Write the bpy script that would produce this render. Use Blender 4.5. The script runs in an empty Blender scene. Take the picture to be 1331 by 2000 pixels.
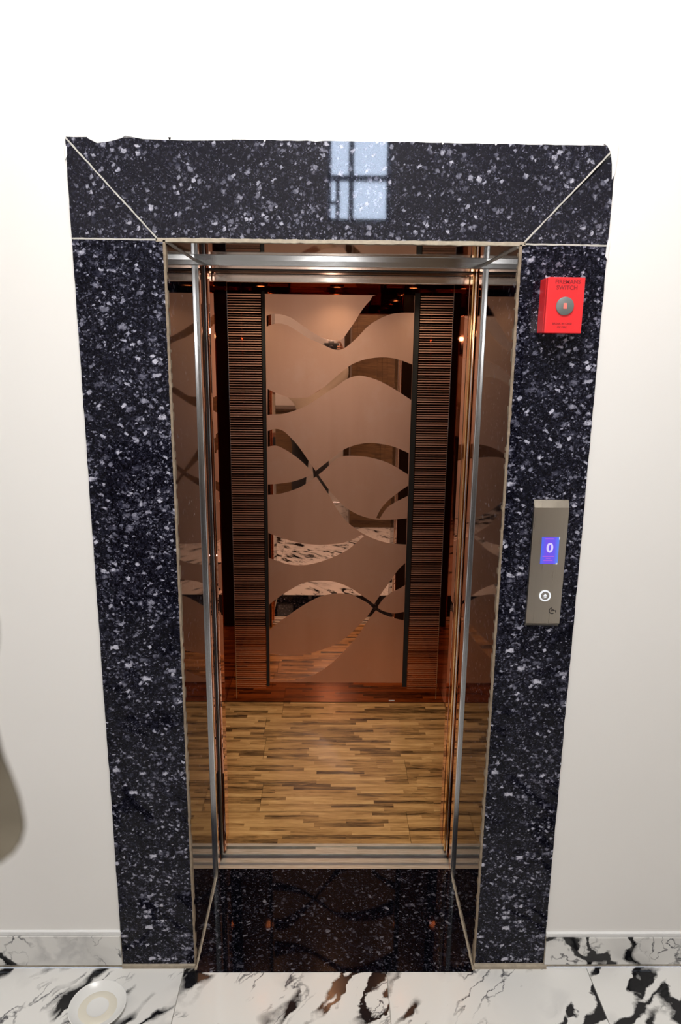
import bpy, bmesh, math, random
from mathutils import Vector, Matrix

random.seed(7)
SC = bpy.context.scene
COL = SC.collection

# ------------------------------------------------------------------ camera
cam_data = bpy.data.cameras.new('view_camera')
cam = bpy.data.objects.new('view_camera', cam_data)
COL.objects.link(cam)
CAM = Vector((0.0, -1.75, 1.8127))
YAW, PITCH, ROLL = 0.0152, -0.2293, 0.0112
_f = Vector((math.sin(YAW)*math.cos(PITCH), math.cos(YAW)*math.cos(PITCH), math.sin(PITCH)))
_r = Vector((math.cos(YAW), -math.sin(YAW), 0))
_u = _r.cross(_f)
RR = math.cos(ROLL)*_r + math.sin(ROLL)*_u
UU = -math.sin(ROLL)*_r + math.cos(ROLL)*_u
m = Matrix((RR, UU, -_f)).transposed().to_4x4()
m.translation = CAM
cam.matrix_world = m
cam_data.sensor_fit = 'VERTICAL'
cam_data.sensor_height = 36.0
cam_data.lens = 1375.0/2000.0*36.0
cam_data.clip_start = 0.01
cam_data.dof.use_dof = True
cam_data.dof.focus_distance = 2.1
cam_data.dof.aperture_fstop = 8.0
SC.camera = cam

# ------------------------------------------------------------------ world (daylight outside the lobby window)
world = bpy.data.worlds.new('daylight')
SC.world = world
world.use_nodes = True
bg = world.node_tree.nodes['Background']
bg.inputs[0].default_value = (0.72, 0.82, 1.0, 1)
bg.inputs[1].default_value = 20.0

# ------------------------------------------------------------------ exposure
SC.view_settings.view_transform = 'Standard'
SC.view_settings.look = 'None'
SC.view_settings.gamma = 1.0
SC.view_settings.use_curve_mapping = False
SC.view_settings.exposure = 0.0
SC.cycles.use_denoising = True
SC.cycles.max_bounces = 14
SC.cycles.glossy_bounces = 10
SC.cycles.sample_clamp_indirect = 6.0

# ------------------------------------------------------------------ the lobby's ceiling lights
def area_light(name, loc, target, size, power, color, size_y=None):
    l = bpy.data.lights.new(name, 'AREA')
    l.energy = power; l.color = color
    l.shape = 'RECTANGLE'; l.size = size; l.size_y = size_y or size
    o = bpy.data.objects.new(name, l); COL.objects.link(o)
    o.location = loc
    o.rotation_euler = (Vector(target)-Vector(loc)).to_track_quat('-Z', 'Y').to_euler()
    return o
area_light('ceiling_panel_light', (0.05, -1.05, 3.50), (0.05, -0.05, 1.60), 1.0, 77.0, (1.0, 0.975, 0.94))
area_light('ceiling_panel_light', (0.05, -2.55, 3.50), (0.05, -2.5, 0.0), 0.9, 4.0, (1.0, 0.965, 0.92))
FLASH_POWER = 4.0

# ================================================================== node helpers
class NT:
    def __init__(s, name):
        s.m = bpy.data.materials.new(name); s.m.use_nodes = True
        s.t = s.m.node_tree; s.t.nodes.clear()
        s.out = s.t.nodes.new('ShaderNodeOutputMaterial')
    def n(s, kind, ins=None, **kw):
        nd = s.t.nodes.new('ShaderNode'+kind)
        for k, v in kw.items(): setattr(nd, k, v)
        for k, v in (ins or {}).items(): s.set(nd.inputs[k], v)
        return nd
    def set(s, sock, v):
        if isinstance(v, bpy.types.NodeSocket): s.t.links.new(v, sock)
        else: sock.default_value = v
    def math(s, op, a, b=0.0, c=0.0, clamp=False):
        nd = s.t.nodes.new('ShaderNodeMath'); nd.operation = op; nd.use_clamp = clamp
        s.set(nd.inputs[0], a); s.set(nd.inputs[1], b); s.set(nd.inputs[2], c)
        return nd.outputs[0]
    def ramp(s, fac, stops, interp='LINEAR'):
        nd = s.t.nodes.new('ShaderNodeValToRGB'); s.set(nd.inputs[0], fac)
        cr = nd.color_ramp; cr.interpolation = interp
        while len(cr.elements) < len(stops): cr.elements.new(0.5)
        for e, (p, c) in zip(cr.elements, stops):
            e.position = p; e.color = tuple(c)+(1,) if len(c) == 3 else c
        return nd.outputs[0]
    def mix(s, fac, a, b, blend='MIX'):
        nd = s.t.nodes.new('ShaderNodeMix'); nd.data_type = 'RGBA'; nd.blend_type = blend
        s.set(nd.inputs[0], fac); s.set(nd.inputs[6], a); s.set(nd.inputs[7], b)
        return nd.outputs[2]
    def coord(s, scale=(1, 1, 1), rot=(0, 0, 0), rnd=0.0):
        tc = s.n('TexCoord')
        v = tc.outputs['Object']
        if rnd:
            oi = s.n('ObjectInfo')
            off = s.n('CombineXYZ', {0: s.math('MULTIPLY', oi.outputs['Random'], rnd), 1: s.math('MULTIPLY', oi.outputs['Random'], rnd*1.7), 2: s.math('MULTIPLY', oi.outputs['Random'], rnd*0.6)})
            v = s.n('VectorMath', {0: v, 1: off.outputs[0]}, operation='ADD').outputs[0]
        mp = s.n('Mapping', {'Vector': v, 'Scale': scale, 'Rotation': rot})
        return mp.outputs[0]
    def noise(s, vec, scale, detail=3, rough=0.5, dist=0.0):
        return s.n('TexNoise', {'Vector': vec, 'Scale': scale, 'Detail': detail, 'Roughness': rough, 'Distortion': dist}).outputs['Fac']
    def bump(s, h, strength=0.2, dist=0.001):
        return s.n('Bump', {'Height': h, 'Strength': strength, 'Distance': dist}).outputs[0]
    def bsdf(s, **kw):
        p = s.n('BsdfPrincipled')
        for k, v in kw.items():
            s.set(p.inputs[k.replace('_', ' ')], v)
        s.t.links.new(p.outputs[0], s.out.inputs[0])
        return s.m

def rgb(r, g, b): return (r, g, b, 1)

def plain(name, col, rough=0.5, metal=0.0, spec=0.5, bump=None, var=0.0, scale=30):
    t = NT(name)
    c = rgb(*col)
    v = t.coord()
    if var:
        nz = t.noise(v, scale, 4)
        c = t.mix(nz, rgb(*[max(0, x*(1-var)) for x in col]), rgb(*[min(1, x*(1+var)) for x in col]))
    kw = dict(Base_Color=c, Roughness=rough, Metallic=metal, Specular_IOR_Level=spec)
    if bump: kw['Normal'] = t.bump(t.noise(v, bump[0], 3), bump[1], bump[2])
    return t.bsdf(**kw)

# ------------------------------------------------------------------ materials
def granite_mat(name, lean, dens=1.0, spec=0.5, base=1.0):
    """polished black granite crowded with soft grey-lilac feldspar laths lying at several angles"""
    t = NT(name)
    v = t.coord()
    wob = t.n('TexNoise', {'Vector': v, 'Scale': 85.0, 'Detail': 3.0, 'Roughness': 0.6}).outputs['Color']
    off = t.n('VectorMath', {0: wob, 1: (0.5, 0.5, 0.5)}, operation='SUBTRACT').outputs[0]
    off = t.n('VectorMath', {0: off, 'Scale': 0.014}, operation='SCALE').outputs[0]
    vv = t.n('VectorMath', {0: v, 1: off}, operation='ADD').outputs[0]
    cl = t.noise(v, 9.0, 4, 0.65)
    cloud = t.math('MULTIPLY', t.math('SUBTRACT', cl, 0.36), 3.2, clamp=True)
    total = None
    for sc, ang, st, thr, w in ((54, 15, 0.50, 0.83, 0.95), (72, 75, 0.42, 0.78, 0.90), (95, -35, 0.45, 0.66, 0.80), (125, 50, 0.5, 0.58, 0.70), (180, 0, 0.6, 0.48, 0.55), (280, 20, 0.8, 0.40, 0.40)):
        a = math.radians(ang*0.6+lean)
        vr = t.n('Mapping', {'Vector': vv, 'Rotation': (0.0, a, a), 'Location': (sc*0.37, sc*0.11, sc*0.23)}).outputs[0]
        vr = t.n('Mapping', {'Vector': vr, 'Scale': (st, 1.0, 1.0)}).outputs[0]
        vo = t.n('TexVoronoi', {'Vector': vr, 'Scale': float(sc), 'Randomness': 1.0}, feature='F1', distance='EUCLIDEAN' if sc > 100 else 'CHEBYCHEV')
        rnd = t.n('SeparateXYZ', {0: vo.outputs['Color']})
        th = t.math('SUBTRACT', thr+0.12, t.math('MULTIPLY', cloud, 0.26*dens))
        on = t.math('MULTIPLY', t.math('SUBTRACT', rnd.outputs[0], th), 7.0, clamp=True)
        ed = t.math('MULTIPLY', t.math('SUBTRACT', 0.37, vo.outputs['Distance']), 7.0, clamp=True)
        k = t.math('MULTIPLY', t.math('MULTIPLY', on, ed), t.math('MULTIPLY_ADD', rnd.outputs[1], 0.7*w, 0.3*w))
        total = k if total is None else t.math('MAXIMUM', total, k)
    mott = t.noise(v, 240.0, 3, 0.7)
    total = t.math('MULTIPLY', total, t.math('MULTIPLY_ADD', mott, 1.2, 0.30))
    veil = t.math('MULTIPLY', t.math('SUBTRACT', t.noise(vv, 130.0, 4, 0.7), 0.46), 1.6, clamp=True)
    total = t.math('ADD', total, t.math('MULTIPLY', veil, t.math('MULTIPLY_ADD', cloud, 0.35, 0.22)), clamp=True)
    d = dens
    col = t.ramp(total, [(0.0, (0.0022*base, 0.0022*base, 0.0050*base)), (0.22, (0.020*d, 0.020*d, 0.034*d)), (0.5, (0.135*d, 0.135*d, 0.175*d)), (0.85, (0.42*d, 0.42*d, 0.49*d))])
    return t.bsdf(Base_Color=col, Roughness=0.035, Specular_IOR_Level=spec, Normal=t.bump(t.noise(v, 9.0, 1), 0.02, 0.002))

M_GRAN_V = granite_mat('granite_polished_upright_grain', 62, 1.10, 0.50, 2.0)
M_GRAN_H = granite_mat('granite_polished_level_grain', -6, 1.30, 0.15)
M_GRAN_F = granite_mat('granite_polished_floor', 0, 0.46, 0.10, 0.4)
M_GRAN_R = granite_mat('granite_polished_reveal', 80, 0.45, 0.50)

def marble_mat(name, rnd):
    t = NT(name)
    v = t.coord(rnd=rnd)
    wob = t.n('TexNoise', {'Vector': v, 'Scale': 9.0, 'Detail': 5.0, 'Roughness': 0.62}).outputs['Color']
    off = t.n('VectorMath', {0: wob, 1: (0.5, 0.5, 0.5)}, operation='SUBTRACT').outputs[0]
    off = t.n('VectorMath', {0: off, 'Scale': 0.075}, operation='SCALE').outputs[0]
    vv = t.n('VectorMath', {0: v, 1: off}, operation='ADD').outputs[0]
    vr = t.n('Mapping', {'Vector': vv, 'Rotation': (0, 0, math.radians(-48))}).outputs[0]
    vr = t.n('Mapping', {'Vector': vr, 'Scale': (1.0, 4.4, 3.0)}).outputs[0]
    def vein(scale, width, lo, mult):
        n1 = t.noise(vr, scale, 2, 0.5)
        a = t.math('ABSOLUTE', t.math('SUBTRACT', n1, 0.5))
        w = t.math('MULTIPLY', t.noise(vv, 7.0, 3), width)
        line = t.math('SUBTRACT', 1.0, t.math('DIVIDE', a, w), clamp=True)
        mask = t.math('MULTIPLY', t.math('SUBTRACT', t.noise(v, mult, 2), lo), 9.0, clamp=True)
        return t.math('MULTIPLY', line, mask)
    bold = t.math('MULTIPLY', vein(2.0, 0.095, 0.475, 3.2), 2.8, clamp=True)
    fine = t.math('MULTIPLY', vein(5.0, 0.050, 0.49, 6.0), 1.1, clamp=True)
    grey = t.math('MULTIPLY', vein(4.0, 0.30, 0.52, 4.0), 0.40, clamp=True)
    c = t.mix(grey, rgb(0.80, 0.79, 0.77), rgb(0.34, 0.34, 0.35))
    c = t.mix(fine, c, rgb(0.10, 0.10, 0.11))
    c = t.mix(bold, c, rgb(0.008, 0.008, 0.010))
    return t.bsdf(Base_Color=c, Roughness=0.10, Specular_IOR_Level=0.45)
M_MARB = marble_mat('white_marble_black_veins', 37.0)
M_MARB_S = marble_mat('white_marble_skirting', 11.0)

def wall_mat():
    t = NT('white_wall_paint')
    v = t.coord()
    c = t.mix(t.noise(v, 1.3, 2), rgb(0.87, 0.85, 0.825), rgb(0.90, 0.88, 0.86))
    return t.bsdf(Base_Color=c, Roughness=0.6, Specular_IOR_Level=0.25, Normal=t.bump(t.noise(v, 180.0, 3), 0.05, 0.001))
M_WALL = wall_mat()
M_CEIL = plain('white_ceiling_paint', (0.85, 0.85, 0.84), 0.8)
M_PLASTER = plain('white_plaster', (0.82, 0.82, 0.82), 0.8, bump=(160, 0.4, 0.002), var=0.06, scale=60)
M_GROUT = plain('pale_grout', (0.50, 0.48, 0.44), 0.85, bump=(220, 0.5, 0.002), var=0.25, scale=90)
M_GROUTB = plain('beige_grout', (0.42, 0.36, 0.28), 0.85, bump=(220, 0.6, 0.002), var=0.35, scale=70)
M_GROUTD = plain('brown_grout', (0.26, 0.20, 0.14), 0.85, bump=(220, 0.6, 0.002), var=0.6, scale=60)
M_GAP = plain('black_gap', (0.004, 0.004, 0.004), 0.7)
M_SHAFT = plain('dark_concrete', (0.03, 0.028, 0.026), 0.9)

def metal_mat(name, col, rough, streak=None, aniso=0.0):
    t = NT(name)
    v = t.coord(scale=streak or (1, 1, 1))
    n1 = t.noise(v, 40.0, 4, 0.6)
    r = t.math('MULTIPLY_ADD', n1, rough*0.5, rough*0.75)
    c = t.mix(n1, rgb(*[x*0.93 for x in col]), rgb(*[min(1, x*1.04) for x in col]))
    kw = dict(Base_Color=c, Roughness=r, Metallic=1.0)
    if streak: kw['Normal'] = t.bump(n1, 0.04, 0.0006)
    return t.bsdf(**kw)
M_STEEL = metal_mat('polished_steel', (0.86, 0.87, 0.90), 0.24, (1, 1, 0.05))
M_STEELH = metal_mat('polished_steel_header', (0.80, 0.81, 0.83), 0.14, (0.05, 1, 1))
M_HEADER = metal_mat('brushed_rose_steel_header', (0.86, 0.74, 0.66), 0.12, (6, 1, 0.3))
def sill_mat(name, a, b, metal, rough):
    t = NT(name); n1 = t.noise(t.coord(scale=(0.5, 9, 1)), 30.0, 4, 0.6)
    return t.bsdf(Base_Color=t.ramp(n1, [(0.35, a), (0.65, b)]), Roughness=rough, Metallic=metal)
M_ALU = sill_mat('worn_aluminium_sill', (0.46, 0.40, 0.30), (0.66, 0.62, 0.54), 0.35, 0.32)
M_ALUG = sill_mat('grey_sill_rib', (0.22, 0.22, 0.22), (0.34, 0.34, 0.34), 0.5, 0.35)
M_ALUD = sill_mat('aluminium_groove', (0.07, 0.075, 0.09), (0.14, 0.145, 0.165), 0.5, 0.4)
M_BRUSH = metal_mat('brushed_steel_plate', (0.56, 0.50, 0.42), 0.30, (8, 1, 0.2))
M_GOLD = metal_mat('polished_gold_edge', (0.95, 0.60, 0.26), 0.10, (1, 1, 0.05))
M_ROSE = metal_mat('rose_gold_mirror', (0.78, 0.44, 0.30), 0.012)
M_ROSED = metal_mat('dark_copper_mirror', (0.36, 0.115, 0.050), 0.02)

def satin_mat():
    t = NT('rose_gold_satin_etch')
    v = t.coord()
    vs = t.n('Mapping', {'Vector': v, 'Scale': (1.0, 1.0, 0.12)}).outputs[0]
    n1 = t.noise(vs, 9.0, 3, 0.6)
    n2 = t.noise(v, 5.0, 5, 0.7)
    c = t.mix(n1, rgb(0.68, 0.36, 0.23), rgb(0.78, 0.44, 0.30))
    c = t.mix(t.math('MULTIPLY', t.math('SUBTRACT', n2, 0.52), 1.6, clamp=True), c, rgb(0.78, 0.50, 0.37))
    return t.bsdf(Base_Color=c, Roughness=0.42, Metallic=1.0)
M_SATIN = satin_mat()

def wood_floor_mat():
    t = NT('laminate_stave_floor')
    v = t.coord()
    oi = t.n('ObjectInfo')
    s = t.n('SeparateXYZ', {0: v})
    row = t.math('FLOOR', t.math('DIVIDE', s.outputs[1], 0.0232))
    rr = t.math('ADD', t.math('MULTIPLY', oi.outputs['Random'], 91.0), t.math('MULTIPLY', row, 3.7))
    h = t.n('TexWhiteNoise', {'W': rr}, noise_dimensions='1D').outputs['Value']
    h2 = t.n('TexWhiteNoise', {'W': t.math('ADD', rr, 17.3)}, noise_dimensions='1D').outputs['Value']
    ln = t.math('MULTIPLY_ADD', h2, 0.16, 0.16)
    ix = t.math('FLOOR', t.math('ADD', t.math('DIVIDE', s.outputs[0], ln), t.math('MULTIPLY', h, 9.0)))
    idv = t.n('CombineXYZ', {0: ix, 1: rr, 2: 0.0})
    wn = t.n('TexWhiteNoise', {'Vector': idv.outputs[0]}, noise_dimensions='3D').outputs['Value']
    vs = t.n('Mapping', {'Vector': v, 'Scale': (1.0, 9.0, 1.0)}).outputs[0]
    vsh = t.n('VectorMath', {0: vs, 1: t.n('CombineXYZ', {0: t.math('MULTIPLY', wn, 40.0), 1: t.math('MULTIPLY', wn, 13.0), 2: 0.0}).outputs[0]}, operation='ADD').outputs[0]
    g = t.noise(vsh, 7.0, 5, 0.65, 0.6)
    f = t.math('ADD', t.math('MULTIPLY_ADD', wn, 0.52, 0.13), t.math('MULTIPLY', t.math('SUBTRACT', g, 0.5), 1.25), clamp=True)
    col = t.ramp(f, [(0.0, (0.045, 0.022, 0.008)), (0.14, (0.14, 0.078, 0.028)), (0.35, (0.37, 0.205, 0.072)), (0.65, (0.58, 0.35, 0.135)), (1.0, (0.80, 0.55, 0.25))])
    return t.bsdf(Base_Color=col, Roughness=0.22, Specular_IOR_Level=0.5, Normal=t.bump(g, 0.05, 0.001))
M_WOODF = wood_floor_mat()

def dark_wood_mat():
    t = NT('dark_wood_veneer')
    v = t.coord(scale=(6, 6, 0.6))
    g = t.noise(v, 6.0, 5, 0.6, 0.8)
    col = t.ramp(g, [(0.3, (0.030, 0.014, 0.006)), (0.7, (0.10, 0.052, 0.022))])
    return t.bsdf(Base_Color=col, Roughness=0.35)
M_DWOOD = dark_wood_mat()
def brown_wood_mat():
    t = NT('brown_wood_veneer')
    g = t.noise(t.coord(scale=(1.2, 5, 9)), 5.0, 5, 0.6, 0.8)
    return t.bsdf(Base_Color=t.ramp(g, [(0.3, (0.075, 0.040, 0.016)), (0.7, (0.20, 0.12, 0.055))]), Roughness=0.4)
M_BWOOD = brown_wood_mat()
M_RED = plain('red_enamel', (0.83, 0.030, 0.035), 0.30)
M_REDTXT = plain('dark_red_print', (0.30, 0.008, 0.014), 0.6)
M_GREYP = plain('grey_plastic', (0.16, 0.17, 0.165), 0.45)
M_REDL = plain('pale_red_plastic', (0.80, 0.22, 0.18), 0.4)
M_BLK = plain('black_rubber', (0.012, 0.012, 0.014), 0.5)
M_BLKP = plain('black_plastic', (0.015, 0.015, 0.016), 0.35)
M_DARKP = plain('dark_print', (0.03, 0.025, 0.022), 0.6)
M_GREYPR = plain('grey_print', (0.22, 0.20, 0.18), 0.6)
M_WHITEP = plain('white_plastic', (0.80, 0.80, 0.79), 0.25)
M_CREAM = plain('cream_plastic', (0.76, 0.72, 0.62), 0.35)
M_FRAMEP = plain('dark_window_paint', (0.04, 0.045, 0.06), 0.5)
M_SKIN = plain('brown_skin', (0.30, 0.14, 0.08), 0.5)
M_HAIR = plain('black_hair', (0.008, 0.007, 0.006), 0.6, bump=(300, 0.5, 0.002))
M_SHIRT = plain('cream_cotton', (0.62, 0.56, 0.46), 0.9, bump=(18, 0.6, 0.01))
M_TROUS = plain('charcoal_cotton', (0.02, 0.02, 0.023), 0.9, bump=(18, 0.6, 0.01))
M_STRAP = plain('khaki_webbing', (0.055, 0.045, 0.030), 0.9, bump=(600, 0.5, 0.001))
M_LENS = plain('lens_glass', (0.01, 0.01, 0.02), 0.03, spec=0.9)

def emit_mat(name, col, strength):
    t = NT(name)
    e = t.n('Emission', {'Color': rgb(*col), 'Strength': strength})
    t.t.links.new(e.outputs[0], t.out.inputs[0])
    return t.m
M_LAMP = emit_mat('warm_lamp_glow', (1.0, 0.72, 0.42), 14.0)
M_PANEL = emit_mat('panel_lamp_glow', (1.0, 0.965, 0.92), 1.5)
M_FLASH = emit_mat('flash_glow', (1.0, 0.97, 0.93), 60.0)
def screen_mat():
    t = NT('blue_violet_screen')
    s = t.n('SeparateXYZ', {0: t.coord()})
    # backlit picture on the screen: violet middle, bluer rim on the right
    f = t.math('MULTIPLY', t.math('ADD', s.outputs[0], 0.022), 22.0, clamp=True)
    c = t.ramp(f, [(0.0, (0.10, 0.16, 0.90)), (0.3, (0.20, 0.10, 0.85)), (0.75, (0.17, 0.12, 0.88)), (1.0, (0.10, 0.28, 0.95))])
    e = t.n('Emission', {'Color': c, 'Strength': 0.95})
    t.t.links.new(e.outputs[0], t.out.inputs[0])
    return t.m
M_SCREEN = screen_mat()
M_SCRTXT = emit_mat('screen_digit_glow', (0.72, 0.62, 1.0), 1.0)
M_SCRPINK = emit_mat('screen_caption_glow', (0.55, 0.16, 0.80), 0.9)
M_BTNRING = emit_mat('button_ring_glow', (0.95, 0.97, 1.0), 0.95)

def glass_mat():
    t = NT('window_glass')
    g = t.n('BsdfGlass', {'Color': rgb(0.96, 0.98, 1.0), 'Roughness': 0.0, 'IOR': 1.1})
    t.t.links.new(g.outputs[0], t.out.inputs[0])
    return t.m
M_GLASS = glass_mat()

# ================================================================== object helpers
ORG = {}
def link(o): COL.objects.link(o); return o

def thing(name, label, cat, loc, group=None):
    o = bpy.data.objects.new(name, None)
    o.empty_display_size = 0.1
    o.location = loc; link(o); ORG[o.name] = Vector(loc)
    o['label'] = label; o['category'] = cat
    if group: o['group'] = group
    return o

def obj(name, bm, mat, parent=None, org=None, smooth=False, **props):
    """link bm (authored in world metres) as one mesh object; its origin sits at org or its parent's origin"""
    O = Vector(org) if org is not None else (ORG[parent.name] if parent else Vector((0, 0, 0)))
    bmesh.ops.translate(bm, verts=bm.verts, vec=-O)
    me = bpy.data.meshes.new(name)
    bmesh.ops.recalc_face_normals(bm, faces=bm.faces)
    bm.to_mesh(me); bm.free()
    if smooth:
        for p in me.polygons: p.use_smooth = True
        try: me.set_sharp_from_angle(angle=math.radians(40))
        except Exception: pass
    me.materials.append(mat)
    o = bpy.data.objects.new(name, me); link(o)
    if parent:
        o.parent = parent; o.location = O-ORG[parent.name]
    else: o.location = O
    ORG[o.name] = O
    for k, v in props.items(): o[k] = v
    return o

def struct(name, bm, mat, org=None, **props):
    o = obj(name, bm, mat, None, org, **props); o['kind'] = 'structure'; return o

def add_box(bm, x0, x1, y0, y1, z0, z1, bev=0.0):
    vs = [bm.verts.new((x, y, z)) for x in (x0, x1) for y in (y0, y1) for z in (z0, z1)]
    fs = []
    for a, b, c, d in ((0, 1, 3, 2), (4, 6, 7, 5), (0, 4, 5, 1), (2, 3, 7, 6), (0, 2, 6, 4), (1, 5, 7, 3)):
        fs.append(bm.faces.new((vs[a], vs[b], vs[c], vs[d])))
    if bev:
        es = list({e for f in fs for e in f.edges})
        bmesh.ops.bevel(bm, geom=es, offset=bev, segments=2, profile=0.5, affect='EDGES')
    return bm
def box(*a, bev=0.0): return add_box(bmesh.new(), *a, bev=bev)
def boxes(*L, bev=0.0):
    bm = bmesh.new()
    for a in L: add_box(bm, *a, bev=bev)
    return bm

def add_prism(bm, pts, y0, y1):
    """polygon in x,z extruded along y"""
    a = [bm.verts.new((x, y0, z)) for x, z in pts]
    b = [bm.verts.new((x, y1, z)) for x, z in pts]
    bm.faces.new(a); bm.faces.new(b[::-1])
    n = len(pts)
    for i in range(n): bm.faces.new((a[i], b[i], b[(i+1) % n], a[(i+1) % n]))
    return bm

def rough_poly(pts, sides, step=0.02, amp=0.0007):
    """subdivide the named sides and jitter them: sawn, slightly chipped stone edges"""
    out = []
    n = len(pts)
    for i in range(n):
        a, b = Vector(pts[i]), Vector(pts[(i+1) % n])
        out.append(tuple(a))
        if i in sides:
            L = (b-a).length; k = int(L/step); nrm = Vector((-(b-a).y, (b-a).x)).normalized()
            for j in range(1, k):
                q = a.lerp(b, j/k)+nrm*random.uniform(-amp, amp)
                if random.random() < 0.05: q += nrm*amp*2.5*random.choice((-1, 1))*0.6
                out.append((q.x, q.y))
    return out

def tube(pts, rad, seg=10, closed=False):
    bm = bmesh.new(); rings = []
    n = len(pts)
    for i, p in enumerate(pts):
        p = Vector(p)
        d = (Vector(pts[min(i+1, n-1)])-Vector(pts[max(i-1, 0)])).normalized()
        a = d.orthogonal().normalized(); b = d.cross(a)
        r = rad[i] if isinstance(rad, (list, tuple)) else rad
        rings.append([bm.verts.new(p+(a*math.cos(2*math.pi*k/seg)+b*math.sin(2*math.pi*k/seg))*r) for k in range(seg)])
    for A, B in zip(rings, rings[1:]):
        for k in range(seg): bm.faces.new((A[k], A[(k+1) % seg], B[(k+1) % seg], B[k]))
    bm.faces.new(rings[0]); bm.faces.new(rings[-1][::-1])
    return bm

def lathe(profile, centre, axis='z', seg=40):
    """profile = [(r, h)], spun about axis through centre"""
    bm = bmesh.new(); rings = []
    c = Vector(centre)
    def P(r, h, t):
        a, b = r*math.cos(t), r*math.sin(t)
        return c+(Vector((a, b, h)) if axis == 'z' else Vector((a, h, b)))
    for r, h in profile:
        if r < 1e-6: rings.append([bm.verts.new(P(0, h, 0))])
        else: rings.append([bm.verts.new(P(r, h, 2*math.pi*k/seg)) for k in range(seg)])
    for A, B in zip(rings, rings[1:]):
        for k in range(seg):
            k2 = (k+1) % seg
            if len(A) == 1 and len(B) == 1: continue
            if len(A) == 1: bm.faces.new((A[0], B[k], B[k2]))
            elif len(B) == 1: bm.faces.new((A[k], A[k2], B[0]))
            else: bm.faces.new((A[k], A[k2], B[k2], B[k]))
    return bm

def text_mesh(name, s, size, x, y, z, mat, parent, bold=0.0, ext=0.0004, sx=1.0, align='CENTER'):
    cu = bpy.data.curves.new(name, 'FONT'); cu.body = s; cu.size = size; cu.extrude = ext; cu.offset = bold
    cu.align_x = align; cu.align_y = 'CENTER'
    to = bpy.data.objects.new(name+'_tmp', cu); link(to)
    dg = bpy.context.evaluated_depsgraph_get()
    me = bpy.data.meshes.new_from_object(to.evaluated_get(dg))
    bpy.data.objects.remove(to); bpy.data.curves.remove(cu)
    bm = bmesh.new(); bm.from_mesh(me); bpy.data.meshes.remove(me)
    for v in bm.verts: v.co = Vector((x+v.co.x*sx, y-v.co.z, z+v.co.y))
    return obj(name, bm, mat, parent)

def catmull(P, k=6):
    out = []
    n = len(P)
    for i in range(n-1):
        p0, p1, p2, p3 = [Vector(P[max(0, min(n-1, j))]) for j in (i-1, i, i+1, i+2)]
        for s in range(k):
            t = s/k
            q = 0.5*((2*p1)+(p2-p0)*t+(2*p0-5*p1+4*p2-p3)*t*t+(3*p1-p0-3*p2+p3)*t**3)
            out.append((q.x, q.y))
    out.append(tuple(P[-1]))
    return out

def resample(P, n):
    P = [Vector(p) for p in P]; L = [0]
    for a, b in zip(P, P[1:]): L.append(L[-1]+(b-a).length)
    out = []; j = 0
    for i in range(n):
        s = L[-1]*i/(n-1)
        while j < len(L)-2 and L[j+1] < s: j += 1
        f = (s-L[j])/max(1e-9, L[j+1]-L[j]); q = P[j].lerp(P[j+1], min(1, max(0, f)))
        out.append((q.x, q.y))
    return out

# ================================================================== measured layout (metres; granite front = plane y 0, marble floor = z 0)
GX0, GX1, GZ = -0.607, 0.650, 2.270         # outer edges of the granite surround
IX0, IX1, IZ = -0.390, 0.441, 2.051         # clear opening
RV = 0.366                                  # depth of the granite reveal
CX0, CX1 = -0.541, 0.605                    # lift car side walls
CY0, CY1, CZ = 0.541, 1.620, 2.15           # car floor edge, back wall, ceiling
RX0, RX1, RY = -2.3, 2.45, -3.30            # lobby
RZ = 3.55

# ------------------------------------------------------------------ room shell
struct('wall_front', boxes((RX0, GX0+0.012, 0.004, 0.16, 0, RZ), (GX1-0.012, RX1, 0.004, 0.16, 0, RZ), (GX0+0.012, GX1-0.012, 0.004, 0.16, GZ-0.012, RZ)), M_WALL)
struct('wall_left', box(RX0-0.12, RX0, RY-0.12, 0.16, 0, RZ), M_WALL)
struct('wall_right', box(RX1, RX1+0.12, RY-0.12, 0.16, 0, RZ), M_WALL)
WX0, WX1, WZ0, WZ1 = -0.03, 0.385, 2.64, 3.30   # window opening in the back wall
DX0, DX1, DZ = 0.15, 1.35, 2.15                # door opening in the back wall
struct('wall_back', boxes((RX0, WX0, RY-0.12, RY, 0, RZ), (DX1, RX1, RY-0.12, RY, 0, RZ), (WX0, DX0, RY-0.12, RY, 0, WZ0), (DX0, DX1, RY-0.12, RY, DZ, WZ0),
                          (WX1, DX1, RY-0.12, RY, WZ0, WZ1), (WX0, DX1, RY-0.12, RY, WZ1, RZ)), M_WALL)
struct('ceiling', box(RX0-0.12, RX1+0.12, RY-0.12, 0.16, RZ, RZ+0.1), M_CEIL)
# lift shaft behind the front wall
struct('wall_shaft', boxes((-1.25, -1.15, 0.16, 2.1, -0.4, 2.9), (1.20, 1.30, 0.16, 2.1, -0.4, 2.9), (-1.25, 1.30, 2.1, 2.2, -0.4, 2.9),
                           (-1.25, 1.30, 0.10, 2.2, 2.9, 3.0), (-1.25, 1.30, 0.10, 2.2, -0.5, -0.4),
                           (-1.25, GX0+0.02, 0.10, 0.17, -0.4, 2.9), (GX1-0.02, 1.30, 0.10, 0.17, -0.4, 2.9),
                           (GX0+0.02, GX1-0.02, 0.10, 0.17, IZ+0.03, 2.9), (GX0, GX1, 0.0, 0.40, -0.4, -0.034)), M_SHAFT)

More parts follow.
